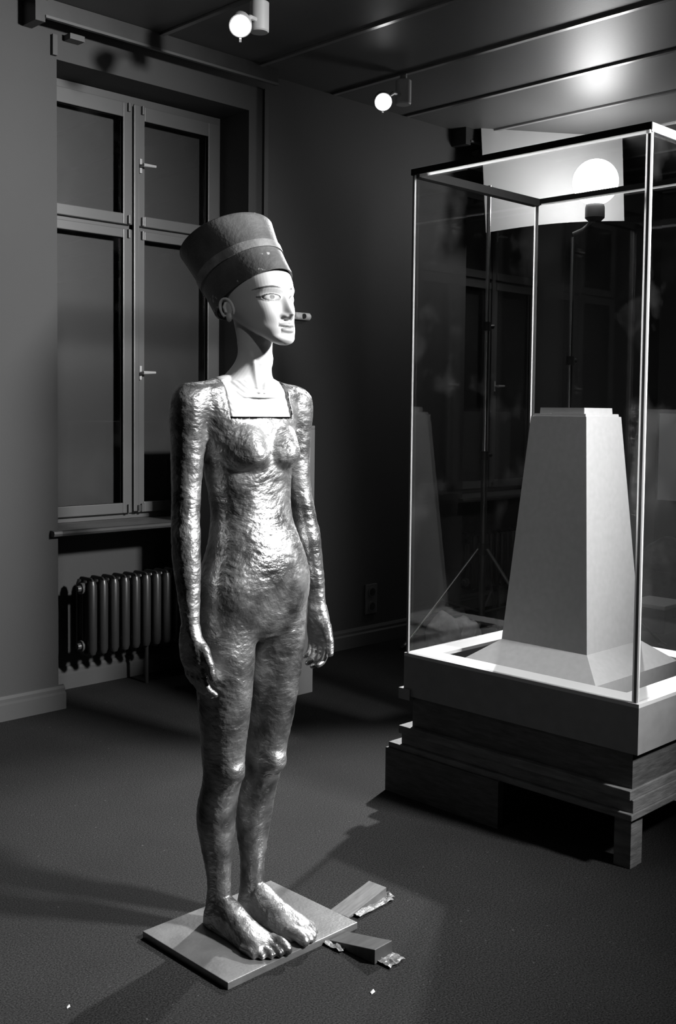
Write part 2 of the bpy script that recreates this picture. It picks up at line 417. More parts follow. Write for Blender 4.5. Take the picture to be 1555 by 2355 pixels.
make_window(3, -WOFF, 'added unseen casement window past the left picture edge, cuts wall bounce')  # added out of view so its dark recess lowers light off the wall
def make_pelmet(dx, lab):
    r = tag(empty('curtain_pelmet', (dx + 2.68, WY, 2.65)), lab, 'pelmet', 'dark pelmets above the windows')
    x0, x1 = 2.06 - 2.68, 3.258 - 2.68
    MB().box(x0 + 0.04, x1, -0.10, -0.086, 0.006, 0.069).build('front_board', 'pelmet', r)
    MB().box(x0, x0 + 0.04, -0.10, -0.002, -0.02, 0.069).build('end_board', 'pelmet', r)
    MB().box(x0 + 0.04, x1, -0.106, -0.09, -0.004, 0.006).build('edge_strip', 'dark_steel_edge', r)
    MB().box(x0 + 0.04, x1, -0.086, -0.002, 0.052, 0.069).build('top_board', 'pelmet', r)
    MB().box(2.235 - 2.68, 2.30 - 2.68, -0.05, -0.001, -0.034, -0.012).build('rail_bracket', 'window_paint', r, bevel=0.002)
    return r
make_pelmet(0.0, 'dark curtain pelmet under the ceiling above the window behind the statue')
make_pelmet(WOFF, 'dark curtain pelmet above the window behind the glass case')
t = MB().box(3.252, 3.276, WY - 0.016, WY - 0.001, 0.715, 2.648).build('trim_1', 'dark_trim'); tag(t, 'dark vertical blind guide right of the window', 'trim', kind='structure')
t = MB().box(2.180, 2.200, WY - 0.016, WY - 0.001, 2.55, 2.628).build('trim_2', 'dark_trim'); tag(t, 'short dark blind guide left of the window top', 'trim', kind='structure')

# radiators -----------------------------------------------------------
def make_radiator(dx, lab):
    z0, z1 = 0.165, 0.495
    r = tag(empty('radiator', (dx + 2.395, WY + 0.10, 0)), lab, 'radiator', 'ribbed radiators under the windows')
    mb = MB(); hw = 0.052
    pts = []
    for cx_, cz, a0 in ((hw - 0.02, z1 - 0.02, 0), (-hw + 0.02, z1 - 0.02, 90), (-hw + 0.02, z0 + 0.02, 180), (hw - 0.02, z0 + 0.02, 270)):
        for j in range(5):
            a = math.radians(a0 + j * 22.5); pts.append((cx_ + 0.02 * math.cos(a), cz + 0.02 * math.sin(a)))
    mb.prism(pts, 0, -0.004, 0.004)
    for y in (-hw + 0.008, 0.0, hw - 0.008):
        mb.tube([(0, y, z0 + 0.012), (0, y, z0 + 0.03), (0, y, z1 - 0.03), (0, y, z1 - 0.012)], [0.013, 0.0195, 0.0195, 0.013], 12)
    me = mb.mesh('radiator_column')
    me.polygons.foreach_set('use_smooth', [True] * len(me.polygons)); me.set_sharp_from_angle(angle=math.radians(40))
    n = 13
    for i in range(n): link('radiator_column', me, 'radiator', r, (i * 0.0535, 0, 0))
    for z in (z0 + 0.045, z1 - 0.045):
        MB().tube([(-0.012, 0, z), ((n - 1) * 0.0535 + 0.012, 0, z)], 0.019, 12).build('header_pipe', 'radiator', r, smooth=True)
        MB().tube([(-0.045, 0, z), (-0.030, 0, z), (-0.030, 0, z), (-0.012, 0, z)], [0.012, 0.014, 0.024, 0.024], 14).build('end_plug', 'radiator_plug', r, smooth=True)
    MB().tube([(0.30, 0.0, 0.0), (0.30, 0.0, z0 + 0.01)], 0.009, 10).build('foot_pipe', 'radiator', r)
    MB().tube([((n - 1) * 0.0535 - 0.05, 0.0, 0.0), ((n - 1) * 0.0535 - 0.05, 0.0, z0 + 0.01)], 0.009, 10).build('foot_pipe', 'radiator', r)
    return r
make_radiator(0.0, 'dark ribbed radiator under the window left of the statue')
make_radiator(WOFF, 'ribbed radiator under the window seen through the glass case')

# ceiling spotlights -----------------------------------------------------------
def make_spot(mount, head, aim, lab, watt, cone=70):
    r = tag(empty('ceiling_spotlight', mount), lab, 'spotlight', 'spotlights on the ceiling tracks')
    h = Vector(head) - Vector(mount)
    MB().tube([(0, 0, -0.012), (0, 0, -0.030)], 0.016, 14).build('track_adapter', 'grey_plastic', r, smooth=True)
    MB().tube([(0, 0, -0.030), (0, 0, -0.034), (0, 0, -0.135), (0, 0, -0.140)], [0.030, 0.036, 0.036, 0.032], 18).build('transformer_body', 'lamp_body', r, smooth=True)
    d = (Vector(aim) - Vector(head)).normalized(); q = d.to_track_quat('-Z', 'Y').to_euler()
    MB().tube([(0, 0, -0.10), (h.x * 0.5, h.y * 0.5, -0.11), h - d * 0.03], 0.009, 8).build('arm', 'lamp_body', r, smooth=True)
    prof = [(0.062, 0.010), (0.058, 0.024), (0.036, 0.036), (0.004, 0.041), (-0.018, 0.041), (-0.018, 0.038), (0.0, 0.037)]
    hdm = MB().lathe(prof, 28)
    ho = hdm.build('lamp_head', 'lamp_body', r, h, smooth=True, rot=q)
    b = MB().sphere((0, 0, -0.004), (0.033, 0.033, 0.014), 20, 8).build('bulb', 'lamp_white', ho, smooth=True)
    MB().box(-0.004, 0.004, -0.052, -0.0412, -0.032, 0.006).build('filter_clip', 'grey_plastic', ho)
    ld = bpy.data.lights.new('spot_light', 'SPOT'); ld.energy = watt; ld.spot_size = math.radians(cone); ld.spot_blend = 0.7; ld.shadow_soft_size = 0.04
    link_light('spot_beam', ld, r, h + d * 0.045, d)
    return r
sp1 = make_spot((2.627, 3.08, CEIL), (2.488, 3.02, 2.560), (1.3, 1.5, 1.2), 'lit ceiling spotlight above the window, nearest the statue', SPOT_W)
sp2 = make_spot((3.687, 3.32, CEIL), (3.515, 3.285, 2.555), (1.5, 0.9, 0.9), 'lit ceiling spotlight between the statue and the reflector', SPOT_W)
sp3 = make_spot((4.747, 2.50, CEIL), (4.72, 2.38, 2.58), (4.3, 0.0, 0.9), 'ceiling spotlight cut off at the right picture edge', SPOT_W * 0.3)

fill_spot = make_spot((0.507, 0.55, CEIL), (0.60, 0.62, 2.56), (1.566, 1.80, 1.40), 'added fill spotlight out of view above the camera, aimed at the statue', 24.0, 19)  # added fill for the dim side of the face, fixture out of view

# wall fittings -----------------------------------------------------------
so = tag(empty('wall_socket', (4.0, WY, 0.232)), 'dark double wall socket low on the wall right of the statue', 'socket')
MB().box(-0.043, 0.043, -0.014, -0.001, -0.078, 0.078).build('cover_plate', 'socket_dark', so, bevel=0.005)
for z in (-0.037, 0.037):
    o = MB().tube([(0, -0.014, z), (0, -0.020, z)], 0.027, 20).build('outlet', 'socket_dark', so, smooth=True)
    MB().tube([(0, -0.0205, z), (0, -0.0215, z)], 0.020, 20).build('recess', 'black_plastic', o)
br = tag(empty('wall_bracket', (3.495, WY, 1.641)), 'small pale rounded fitting on the wall beside the statue face', 'wall fitting')
MB().tube([(-0.05, -0.012, 0), (-0.045, -0.012, 0), (0.045, -0.012, 0), (0.052, -0.012, 0)], [0.013, 0.018, 0.018, 0.012], 14).build('grip', 'fitting_pale', br, smooth=True)
MB().tube([(0.0, -0.027, 0), (0.0, -0.033, 0)], 0.012, 14).build('boss', 'black_plastic', br)

# ------------------------------------------------------------------ the glass case
CX0, CX1, CY0, CY1 = 2.50, 3.16, 1.402, 2.215
base = tag(empty('case_base', ((CX0 + CX1) / 2, (CY0 + CY1) / 2, 0.0)), 'dark stepped base with white tray rim under the glass case', 'case base')
ox, oy = base.location.x, base.location.y
def bxx(name, m, x0, x1, y0, y1, z0, z1, parent=base, bevel=0.0):
    return MB().box(x0 - ox, x1 - ox, y0 - oy, y1 - oy, z0, z1).build(name, m, parent, bevel=bevel)
TW = 0.012
tr = MB()
tr.box(CX0 - ox, CX0 + TW - ox, CY0 - oy, CY1 - oy, 0.312, 0.436); tr.box(CX1 - TW - ox, CX1 - ox, CY0 - oy, CY1 - oy, 0.312, 0.436)
tr.box(CX0 + TW - ox, CX1 - TW - ox, CY0 - oy, CY0 + TW - oy, 0.312, 0.436); tr.box(CX0 + TW - ox, CX1 - TW - ox, CY1 - TW - oy, CY1 - oy, 0.312, 0.436)
tr.build('tray_side', 'case_side', base)
bxx('tray_bottom', 'dark_wood', CX0 + TW, CX1 - TW, CY0 + TW, CY1 - TW, 0.312, 0.33)
rw = 0.085
rim = MB()
a0, a1, b0, b1 = CX0 - ox, CX1 - ox, CY0 - oy, CY1 - oy
for (x0, x1, y0, y1) in ((a0, a0 + rw, b0, b1), (a1 - rw, a1, b0, b1), (a0 + rw, a1 - rw, b0, b0 + rw), (a0 + rw, a1 - rw, b1 - rw, b1)):
    rim.box(x0, x1, y0, y1, 0.436, 0.446)
rim.build('tray_rim', 'case_rim', base)
bxx('recessed_core', 'dark_wood', CX0 + 0.012, CX1 - 0.02, CY0 + 0.020, CY1 - 0.028, 0.215, 0.312)
bxx('corner_block', 'case_side', CX0 - 0.006, CX0 + 0.03, CY1 - 0.03, CY1 + 0.016, 0.300, 0.334)
plat = tag(empty('pallet', (ox, oy, 0)), 'low wooden pallet with skirt board and legs carrying the case', 'pallet')
bxx('deck_board', 'pallet_wood', CX0 - 0.008, CX1, CY0 + 0.014, CY1 + 0.012, 0.190, 0.2149, plat, 0.002)
bxx('frame_board', 'pallet_wood', CX0 + 0.002, CX1, CY0 + 0.010, CY1 + 0.008, 0.155, 0.190, plat, 0.002)
bxx('bottom_board', 'pallet_wood', CX0 - 0.012, CX1 + 0.005, CY0 + 0.006, CY1 + 0.05, 0.138, 0.155, plat, 0.002)
bxx('skirt_board', 'dark_wood', CX0 - 0.020, CX0 + 0.005, 1.83, CY1 + 0.055, 0.0, 0.1379, plat)
for (x, y) in ((CX0 + 0.012, CY0 + 0.020), (CX1 - 0.08, CY0 + 0.020), (CX1 - 0.08, CY1 - 0.06), (CX0 + 0.012, CY1 - 0.06)):
    lg = bxx('leg', 'pallet_wood', x, x + 0.034, y, y + 0.05, 0.0, 0.1378, plat, 0.001)
    bxx('leg', 'pallet_wood', x + 0.036, x + 0.062, y + 0.002, y + 0.048, 0.0, 0.1378, plat, 0.001)
# glass cover
gc = tag(empty('glass_cover', (ox, oy, 0.447)), 'tall clear glass display cover standing on the white tray rim', 'glass cover')
GT, GZ = 0.008, 1.922
gi = 0.010
def gb(name, m, x0, x1, y0, y1, z0, z1, parent=gc, bevel=0):
    return MB().box(x0 - ox, x1 - ox, y0 - oy, y1 - oy, z0 - 0.447, z1 - 0.447).build(name, m, parent, bevel=bevel)
gx0, gx1, gy0, gy1 = CX0 + 0.004, CX1 - 0.004, CY0 + 0.010, CY1 - 0.004
SE = 0.0045
gb('pane', 'case_glass', gx0, gx0 + GT, gy0 + GT + SE, gy1 - GT - SE, 0.4475, GZ - 0.006)
gb('pane', 'case_glass', gx1 - GT, gx1, gy0 + GT + SE, gy1 - GT - SE, 0.4475, GZ - 0.006)
gb('pane', 'case_glass', gx0 + GT + SE, gx1 - GT - SE, gy0, gy0 + GT, 0.4475, GZ - 0.006)
gb('pane', 'case_glass', gx0 + GT + SE, gx1 - GT - SE, gy1 - GT, gy1, 0.4475, GZ - 0.006)
for (x, y) in ((gx0, gy0), (gx1 - GT, gy0), (gx1 - GT, gy1 - GT), (gx0, gy1 - GT)):
    sg = MB().box(-SE * 0.0, GT + SE * 0, 0, GT, 0, GZ - 0.4535).build('corner_seam', 'seam_glass', gc, (x - ox, y - oy, 0.0005))
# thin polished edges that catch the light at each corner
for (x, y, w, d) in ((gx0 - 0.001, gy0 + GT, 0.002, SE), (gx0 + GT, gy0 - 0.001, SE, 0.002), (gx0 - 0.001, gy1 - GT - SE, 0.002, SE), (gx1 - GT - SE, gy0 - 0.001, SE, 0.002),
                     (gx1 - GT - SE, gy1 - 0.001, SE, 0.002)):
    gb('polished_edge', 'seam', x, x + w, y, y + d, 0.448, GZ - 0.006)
# top rails: dark rail with a bright lower lip
gb('top_rail', 'rail_black', gx0 - 0.004, gx0 + 0.014, gy0 - 0.004, gy1 + 0.004, GZ - 0.005, GZ + 0.013)
gb('top_rail', 'rail_black', gx1 - 0.014, gx1 + 0.004, gy0 - 0.004, gy1 + 0.004, GZ - 0.005, GZ + 0.013)
gb('top_rail', 'rail_black', gx0 + 0.0142, gx1 - 0.0142, gy0 - 0.004, gy0 + 0.014, GZ - 0.005, GZ + 0.013)
gb('top_rail', 'rail_black', gx0 + 0.0142, gx1 - 0.0142, gy1 - 0.022, gy1 + 0.004, GZ - 0.012, GZ + 0.013)
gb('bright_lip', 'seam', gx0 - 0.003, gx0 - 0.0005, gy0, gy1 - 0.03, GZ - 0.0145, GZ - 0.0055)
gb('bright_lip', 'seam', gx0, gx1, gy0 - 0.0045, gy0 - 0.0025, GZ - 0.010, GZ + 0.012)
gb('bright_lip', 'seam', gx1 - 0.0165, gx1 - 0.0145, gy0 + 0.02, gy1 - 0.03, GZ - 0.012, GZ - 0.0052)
# pedestal inside
pe = tag(empty('obelisk_pedestal', (2.83, 1.823, 0.331)), 'tall tapering grey pedestal standing inside the glass case', 'pedestal')
def frustum(h0, z0, h1, z1, closed=True):
    z0 -= 0.331; z1 -= 0.331
    vs_ = [(-h0, -h0, z0), (h0, -h0, z0), (h0, h0, z0), (-h0, h0, z0), (-h1, -h1, z1), (h1, -h1, z1), (h1, h1, z1), (-h1, h1, z1)]
    return MB().add(vs_, [(0, 3, 2, 1), (4, 5, 6, 7), (0, 1, 5, 4), (1, 2, 6, 5), (2, 3, 7, 6), (3, 0, 4, 7)])
frustum(0.232, 0.331, 0.232, 0.440).build('foot_block', 'pedestal', pe)
frustum(0.232, 0.4401, 0.151, 0.502).build('foot_slope', 'pedestal', pe)
frustum(0.151, 0.5021, 0.097, 1.188).build('shaft', 'pedestal', pe)
frustum(0.092, 1.1881, 0.091, 1.196).build('top_step', 'pedestal', pe)
frustum(0.078, 1.1961, 0.077, 1.214).build('top_step', 'pedestal', pe)

# plinth behind the statue
pl = tag(empty('museum_plinth', (2.95, 3.286 + 0.17, 0)), 'plain pale plinth standing behind the statue near the wall', 'plinth')
MB().box(-0.175, 0.175, -0.17, 0.17, 0.0, 1.118).build('body', 'plinth', pl, bevel=0.002)
MB().box(-0.175, 0.175, -0.17, 0.17, 1.1182, 1.133).build('top_plate', 'plinth', pl, bevel=0.002)

# ------------------------------------------------------------------ photo lamps, stands, reflector
def make_stand(name, loc, height, leg_dirs, lab, hub=0.50, spread=0.50, mtop='chrome', group='tripod light stands'):
    r = tag(empty(name, loc), lab, 'light stand', group)
    MB().tube([(0, 0, 0.16), (0, 0, height * 0.42)], 0.0165, 14).build('lower_tube', 'steel_dark', r, smooth=True)
    MB().tube([(0, 0, height * 0.42), (0, 0, height * 0.7)], 0.013, 14).build('middle_tube', mtop, r, smooth=True)
    MB().tube([(0, 0, height * 0.7), (0, 0, height)], 0.0105, 14).build('upper_tube', mtop, r, smooth=True)
    for z in (height * 0.42, height * 0.7):
        c = MB().tube([(0, 0, z - 0.025), (0, 0, z + 0.02)], 0.022, 14).build('collar', 'black_plastic', r, smooth=True)
        MB().tube([(0.02, 0, z), (0.05, 0, z)], [0.007, 0.012], 10).build('knob', 'black_plastic', c, smooth=True)
    MB().tube([(0, 0, hub - 0.03), (0, 0, hub + 0.03)], 0.026, 14).build('leg_hub', 'black_plastic', r, smooth=True)
    for a in leg_dirs:
        d = Vector((math.cos(a), math.sin(a), 0))
        l = MB().tube([d * 0.026 + Vector((0, 0, hub)), d * spread + Vector((0, 0, 0.012))], 0.009, 10).build('leg', mtop, r, smooth=True)
        MB().tube([d * 0.02 + Vector((0, 0, 0.18)), d * spread * 0.52 + Vector((0, 0, hub * 0.49))], 0.005, 8).build('brace', 'steel_dark', l, smooth=True)
        MB().tube([d * (spread - 0.02) + Vector((0, 0, 0.024)), d * (spread + 0.012) + Vector((0, 0, 0.010))], 0.0105, 10).build('rubber_foot', 'black_plastic', l, smooth=True)
    return r
def make_lamp_head(loc, aim, lab, light=None, mbulb='bounce_white', s=1.0):
    r = tag(empty('photo_lamp', loc), lab, 'lamp')
    d = (Vector(aim) - Vector(loc)).normalized(); r.rotation_euler = d.to_track_quat('-Z', 'Y').to_euler()
    prof = [(0.16, 0.03), (0.15, 0.042), (0.07, 0.045), (0.055, 0.06), (0.0, 0.085), (-0.01, 0.088), (0.0, 0.082), (0.05, 0.056)]
    MB().lathe([(a * s, b * s) for a, b in prof], 28).build('housing', 'steel_dark', r, smooth=True)
    MB().sphere((0, 0, 0.018 * s), (0.045 * s, 0.045 * s, 0.045 * s), 18, 10).build('bulb', mbulb, r, smooth=True)
    if light: link_light('lamp_beam', light, r, (0, 0, -0.035 * s - 0.02))
    return r
st2 = Vector((4.80, 3.135, 0))
make_stand('light_stand', st2, 2.10, [math.radians(a) for a in (60, 190, 300)], 'tripod light stand behind the pedestal carrying the bright lamp')
make_stand('light_stand', (4.385, 3.36, 0), 2.33, [math.radians(a) for a in (150, 275, 25)], 'tripod light stand behind the glass case in front of the wall', spread=0.42)
ldb = bpy.data.lights.new('bounce_light', 'SPOT'); ldb.energy = BOUNCE_W; ldb.shadow_soft_size = 0.05; ldb.spot_size = math.radians(60); ldb.spot_blend = 0.6
bl = tag(empty('globe_lamp', BOUNCE_POS), 'glaring round photo lamp in front of the white reflector', 'lamp')
MB().sphere((0, 0, 0), 0.115, 28, 18).build('glare_globe', 'bounce_white', bl, smooth=True)  # globe made large to imitate the glare around the lamp
MB().tube([(0, 0, -0.112), (0, 0, -0.130), (0, 0, -0.18), (0, 0, -0.20)], [0.045, 0.05, 0.05, 0.03], 18).build('lamp_socket', 'black_plastic', bl, smooth=True)
MB().tube([(0, 0, -0.19), (-0.03, 0.05, -0.24), (st2.x - BOUNCE_POS.x, st2.y - BOUNCE_POS.y, -0.26)], 0.011, 10).build('bracket', 'steel_dark', bl, smooth=True)
link_light('lamp_beam', ldb, bl, Vector((-0.16, -0.06, -0.01)), Vector((-3.30, -1.60, -2.00)))
key_stand = make_stand('light_stand', (KEY_POS.x + 0.09, KEY_POS.y - 0.12, 0), KEY_POS.z - 0.16, [math.radians(a) for a in (30, 150, 270)], 'tripod light stand beside the camera carrying the second photo lamp')
ldk = bpy.data.lights.new('key_light', 'SPOT'); ldk.energy = KEY_W; ldk.spot_size = math.radians(79); ldk.spot_blend = 0.8; ldk.shadow_soft_size = 0.14
make_lamp_head(KEY_POS, KEY_AIM, 'second photo lamp aimed at the statue from the right', ldk, 'lamp_white')
# reflector sheet: follows the measured corners at about 5.95 m
def ray_pt(x, y, depth):
    d = fw + cR * ((x - PPX) / F_PX) - cU * ((y - PPY) / F_PX)
    return Vector((0, 0, CAMH)) + d * depth
rp = [ray_pt(1106, 278, 5.80), ray_pt(1430, 246, 5.95), ray_pt(1436, 508, 5.88), ray_pt(1118, 535, 5.73)]
rc = (rp[0] + rp[1] + rp[2] + rp[3]) / 4
re = tag(empty('reflector_panel', rc), 'white sheet reflector hanging behind the lamp and glass case', 'reflector')
nx, nz_ = 24, 16; nrm = (rp[1] - rp[0]).cross(rp[3] - rp[0]).normalized()
mbp = MB(); vs_ = []
for side in (0, 1):
    for j in range(nz_ + 1):
        for i in range(nx + 1):
            u, v = i / nx, j / nz_
            p = (rp[0] * (1 - u) + rp[1] * u) * (1 - v) + (rp[3] * (1 - u) + rp[2] * u) * v - rc
            p += Vector((0, 0, 1)) * (0.022 * math.sin(math.pi * u) * v * v)
            p += nrm * (0.02 * math.sin(math.pi * u) * math.sin(2.4 * v) + 0.004 * side)
            vs_.append(p)
W_ = nx + 1; NS = W_ * (nz_ + 1); fs = []
for j in range(nz_):
    for i in range(nx):
        a = j * W_ + i
        fs.append((a, a + 1, a + W_ + 1, a + W_)); fs.append((NS + a, NS + a + W_, NS + a + W_ + 1, NS + a + 1))
bd = [i for i in range(W_)] + [j * W_ + nx for j in range(1, nz_ + 1)] + [nz_ * W_ + i for i in range(nx - 1, -1, -1)] + [j * W_ for j in range(nz_ - 1, 0, -1)]
for a, b in zip(bd, bd[1:] + bd[:1]): fs.append((a, b, NS + b, NS + a))
mbp.add(vs_, fs).build('sheet', 'reflector', re, smooth=True)
top = [Vector(vs_[i]) + Vector((0, 0, 0.012)) for i in range(W_)]
MB().tube(top, 0.011, 10).build('top_bar', 'black_plastic', re, smooth=True)
side = [top[-1]] + [Vector(vs_[j * W_ + nx]) + cR * 0.006 for j in range(0, 4)]
MB().tube(side, 0.008, 8).build('side_binding', 'black_plastic', re, smooth=True)
MB().tube([top[2], top[2] + Vector((0, 0, CEIL - rc.z - top[2].z - 0.001))], 0.002, 6).build('hanging_wire', 'steel_dark', re)
MB().tube([top[-3], top[-3] + Vector((0, 0, CEIL - rc.z - top[-3].z - 0.001))], 0.002, 6).build('hanging_wire', 'steel_dark', re)

# ------------------------------------------------------------------ things behind the case
def lump(name, m, r, parent, loc, seed, amp=0.25, flat=True):
    bm = bmesh.new(); bmesh.ops.create_icosphere(bm, subdivisions=4, radius=1.0)
    for v in bm.verts:
        n = noise.noise(v.co * 1.6 + Vector((seed, 0, 0))) * amp + noise.noise(v.co * 4.5 + Vector((0, seed, 0))) * amp * 0.35
        v.co *= 1 + n
        v.co = Vector((v.co.x * r[0], v.co.y * r[1], v.co.z * r[2]))
        if flat: v.co.z = max(v.co.z, -r[2] * 0.7)
    me = bpy.data.meshes.new(name); bm.to_mesh(me); bm.free()
    return link(name, me, m, parent, loc, True)
bu = tag(empty('cloth_bundle', (4.20, 3.42, 0)), 'crumpled pale cloth bundle on the floor behind the case', 'bundle')
lump('cloth_lump', 'cloth_white', (0.095, 0.085, 0.11), bu, (-0.03, 0.0, 0.077), 1.3)
lump('cloth_lump', 'cloth_white', (0.085, 0.075, 0.09), bu, (0.09, -0.03, 0.063), 4.1)
bx_ = tag(empty('equipment_case', (5.48, 2.98, 0)), 'dark equipment case with bright lid behind the glass case', 'equipment case')
MB().box(-0.13, 0.13, -0.12, 0.12, 0.0, 0.13).build('body', 'steel_dark', bx_, bevel=0.006)
MB().box(-0.13, 0.13, -0.12, 0.12, 0.1302, 0.155).build('lid', 'white_paint', bx_, bevel=0.005)
MB().box(-0.045, -0.015, -0.126, -0.1202, 0.085, 0.12).build('latch', 'chrome', bx_)
MB().box(0.015, 0.045, -0.126, -0.1202, 0.085, 0.12).build('latch', 'chrome', bx_)
bg = tag(empty('dark_bag', (6.05, 3.22, 0)), 'dark slumped bag on the floor behind the equipment case', 'bag')
lump('bag_body', 'cloth_dark', (0.28, 0.2, 0.26), bg, (0, 0, 0.182), 7.7, 0.15)
MB().tube([(-0.12, -0.15, 0.36), (-0.08, -0.18, 0.44), (0.05, -0.19, 0.46), (0.12, -0.15, 0.38)], 0.010, 8).build('strap', 'cloth_dark', bg, smooth=True)
bo = tag(empty('leaning_board', (RX1 - 0.04, 3.05, 0.60)), 'pale board fixed to the far wall at the right edge', 'board')
MB().box(-0.012, 0.012, -0.9, 0.69, 0.0, 0.60).build('board', 'board_pale', bo)
MB().box(0.012, 0.039, -0.88, 0.48, 0.25, 0.31).build('wall_batten', 'dark_wood', bo)
MB().box(0.012, 0.039, -0.88, 0.48, 0.02, 0.08).build('wall_batten', 'dark_wood', bo)

# ------------------------------------------------------------------ wedges, tape and scraps at the statue plate
def wedge(loc, rz, L, W, h0, h1, m, lab, tape):
    r = tag(empty('wooden_wedge', loc, rz=rz), lab, 'wedge', 'wedges pushed under the statue plate')
    MB().add([(0, -W / 2, 0.0012), (L, -W / 2, 0.0012), (L, W / 2, 0.0012), (0, W / 2, 0.0012), (0, -W / 2, h0), (L, -W / 2, h1), (L, W / 2, h1), (0, W / 2, h0)],
             [(0, 3, 2, 1), (4, 5, 6, 7), (0, 1, 5, 4), (1, 2, 6, 5), (2, 3, 7, 6), (3, 0, 4, 7)]).build('block', m, r, bevel=0.0015)
    for (x0, x1, y0, y1, sd) in tape:
        n = 9; vs_ = []; fs = []
        for s_ in (0, 1):
            for j in range(n):
                for i in range(n):
                    x = x0 + (x1 - x0) * i / (n - 1); y = y0 + (y1 - y0) * j / (n - 1)
                    z = 0.003 + 0.012 * abs(noise.noise(Vector((x * 60 + sd, y * 60, 0.3)))) + 0.0006 * s_
                    x += 0.006 * noise.noise(Vector((x * 90, y * 90, sd))); vs_.append((x, y, z))
        for j in range(n - 1):
            for i in range(n - 1):
                a = j * n + i; fs.append((a, a + n, a + n + 1, a + 1)); b = a + n * n; fs.append((b, b + 1, b + n + 1, b + n))
        bd = list(range(n)) + [j * n + n - 1 for j in range(1, n)] + [(n - 1) * n + i for i in range(n - 2, -1, -1)] + [j * n for j in range(n - 2, 0, -1)]
        for a, b in zip(bd, bd[1:] + bd[:1]): fs.append((a, b, n * n + b, n * n + a))
        MB().add(vs_, fs).build('tape_strip', 'tape', r)
    return r
wedge((1.692, 1.686, 0), math.radians(-88), 0.135, 0.058, 0.008, 0.034, 'wedge', 'black wedge at the front of the statue plate with crumpled tape', [(0.12, 0.17, -0.02, 0.033, 2.0), (-0.01, 0.05, -0.045, -0.027, 5.0)])
wedge((1.772, 1.765, 0), math.radians(4), 0.145, 0.056, 0.006, 0.030, 'wedge_wood', 'pale wooden wedge at the right side of the statue plate', [(0.02, 0.15, -0.048, -0.028, 8.0), (0.14, 0.165, -0.04, -0.01, 3.0)])
from_px = [((857, 2284), 0.006, 'small white paper scrap on the carpet in front of the plate'), ((157, 2318), 0.004, 'white fleck of paper on the carpet at lower left')]
def ground(x, y):
    d = fw + cR * ((x - PPX) / F_PX) - cU * ((y - PPY) / F_PX); t_ = -CAMH / d.z
    return Vector((0, 0, CAMH)) + d * t_
for (p, s_, lab) in from_px:
    c_ = ground(*p); c_.z = 0.0005
    tag(MB().add([(-s_, -s_ * .5, 0), (s_ * .9, -s_ * .4, 0.001), (s_, s_ * .6, 0.004), (-s_ * .6, s_ * .5, 0.001), (-s_, -s_ * .5, 0.001), (s_ * .9, -s_ * .4, 0.002), (s_, s_ * .6, 0.005), (-s_ * .6, s_ * .5, 0.002)],
                 [(0, 3, 2, 1), (4, 5, 6, 7), (0, 1, 5, 4), (1, 2, 6, 5), (2, 3, 7, 6), (3, 0, 4, 7)]).build('paper_scrap', 'paper', None, c_), lab, 'paper scrap')

# ------------------------------------------------------------------ the statue (a generic bronze standing figure with a pale head and plain tall cap)
SX, SY = 1.566, 1.843
statue = tag(empty('standing_statue', (SX, SY, 0.0)), 'rough bronze statue of a standing woman with a pale head and tall dark cap', 'statue')
MB().box(-0.192, 0.192, -0.153, 0.153, 0.0, 0.016).build('base_plate', 'plate', statue, bevel=0.0015)
PZ = 0.016

def cr_interp(keys, cols, zs):
    keys = np.array(keys, float); cols = np.array(cols, float); out = np.zeros((len(zs), cols.shape[1]))
    m = np.zeros_like(cols); d = np.diff(cols, axis=0) / np.diff(keys)[:, None]
    m[1:-1] = (d[1:] + d[:-1]) / 2; m[0] = d[0]; m[-1] = d[-1]
    for n_, z in enumerate(zs):
        i = int(np.clip(np.searchsorted(keys, z) - 1, 0, len(keys) - 2)); h = keys[i + 1] - keys[i]; t_ = (z - keys[i]) / h
        out[n_] = (2 * t_**3 - 3 * t_**2 + 1) * cols[i] + (t_**3 - 2 * t_**2 + t_) * h * m[i] + (-2 * t_**3 + 3 * t_**2) * cols[i + 1] + (t_**3 - t_**2) * h * m[i + 1]
    return out
def loft(mb, secs, step=0.012, seg=40, ex=2.0):
    # secs: (z, cx, cy, a, front_depth, back_depth) horizontal sections
    secs = sorted(secs); ks = [s[0] for s in secs]; n = max(2, int(round((ks[-1] - ks[0]) / step)) + 1)
    zs = np.linspace(ks[0], ks[-1], n); P = cr_interp(ks, [s[1:] for s in secs], zs); vs_ = []; fs = []
    for z, (cx, cy, a, bf, bb) in zip(zs, P):
        for k in range(seg):
            t_ = 2 * math.pi * k / seg; c, s_ = math.cos(t_), math.sin(t_)
            c = math.copysign(abs(c) ** (2 / ex), c); s_ = math.copysign(abs(s_) ** (2 / ex), s_)
            vs_.append((cx + max(a, 1e-4) * c, cy + (bb if s_ > 0 else bf) * s_, z))
    for i in range(n - 1):
        for k in range(seg):
            fs.append((i * seg + k, i * seg + (k + 1) % seg, (i + 1) * seg + (k + 1) % seg, (i + 1) * seg + k))
    fs.append(tuple(range(seg))[::-1]); fs.append(tuple((n - 1) * seg + k for k in range(seg)))
    return mb.add(vs_, fs)
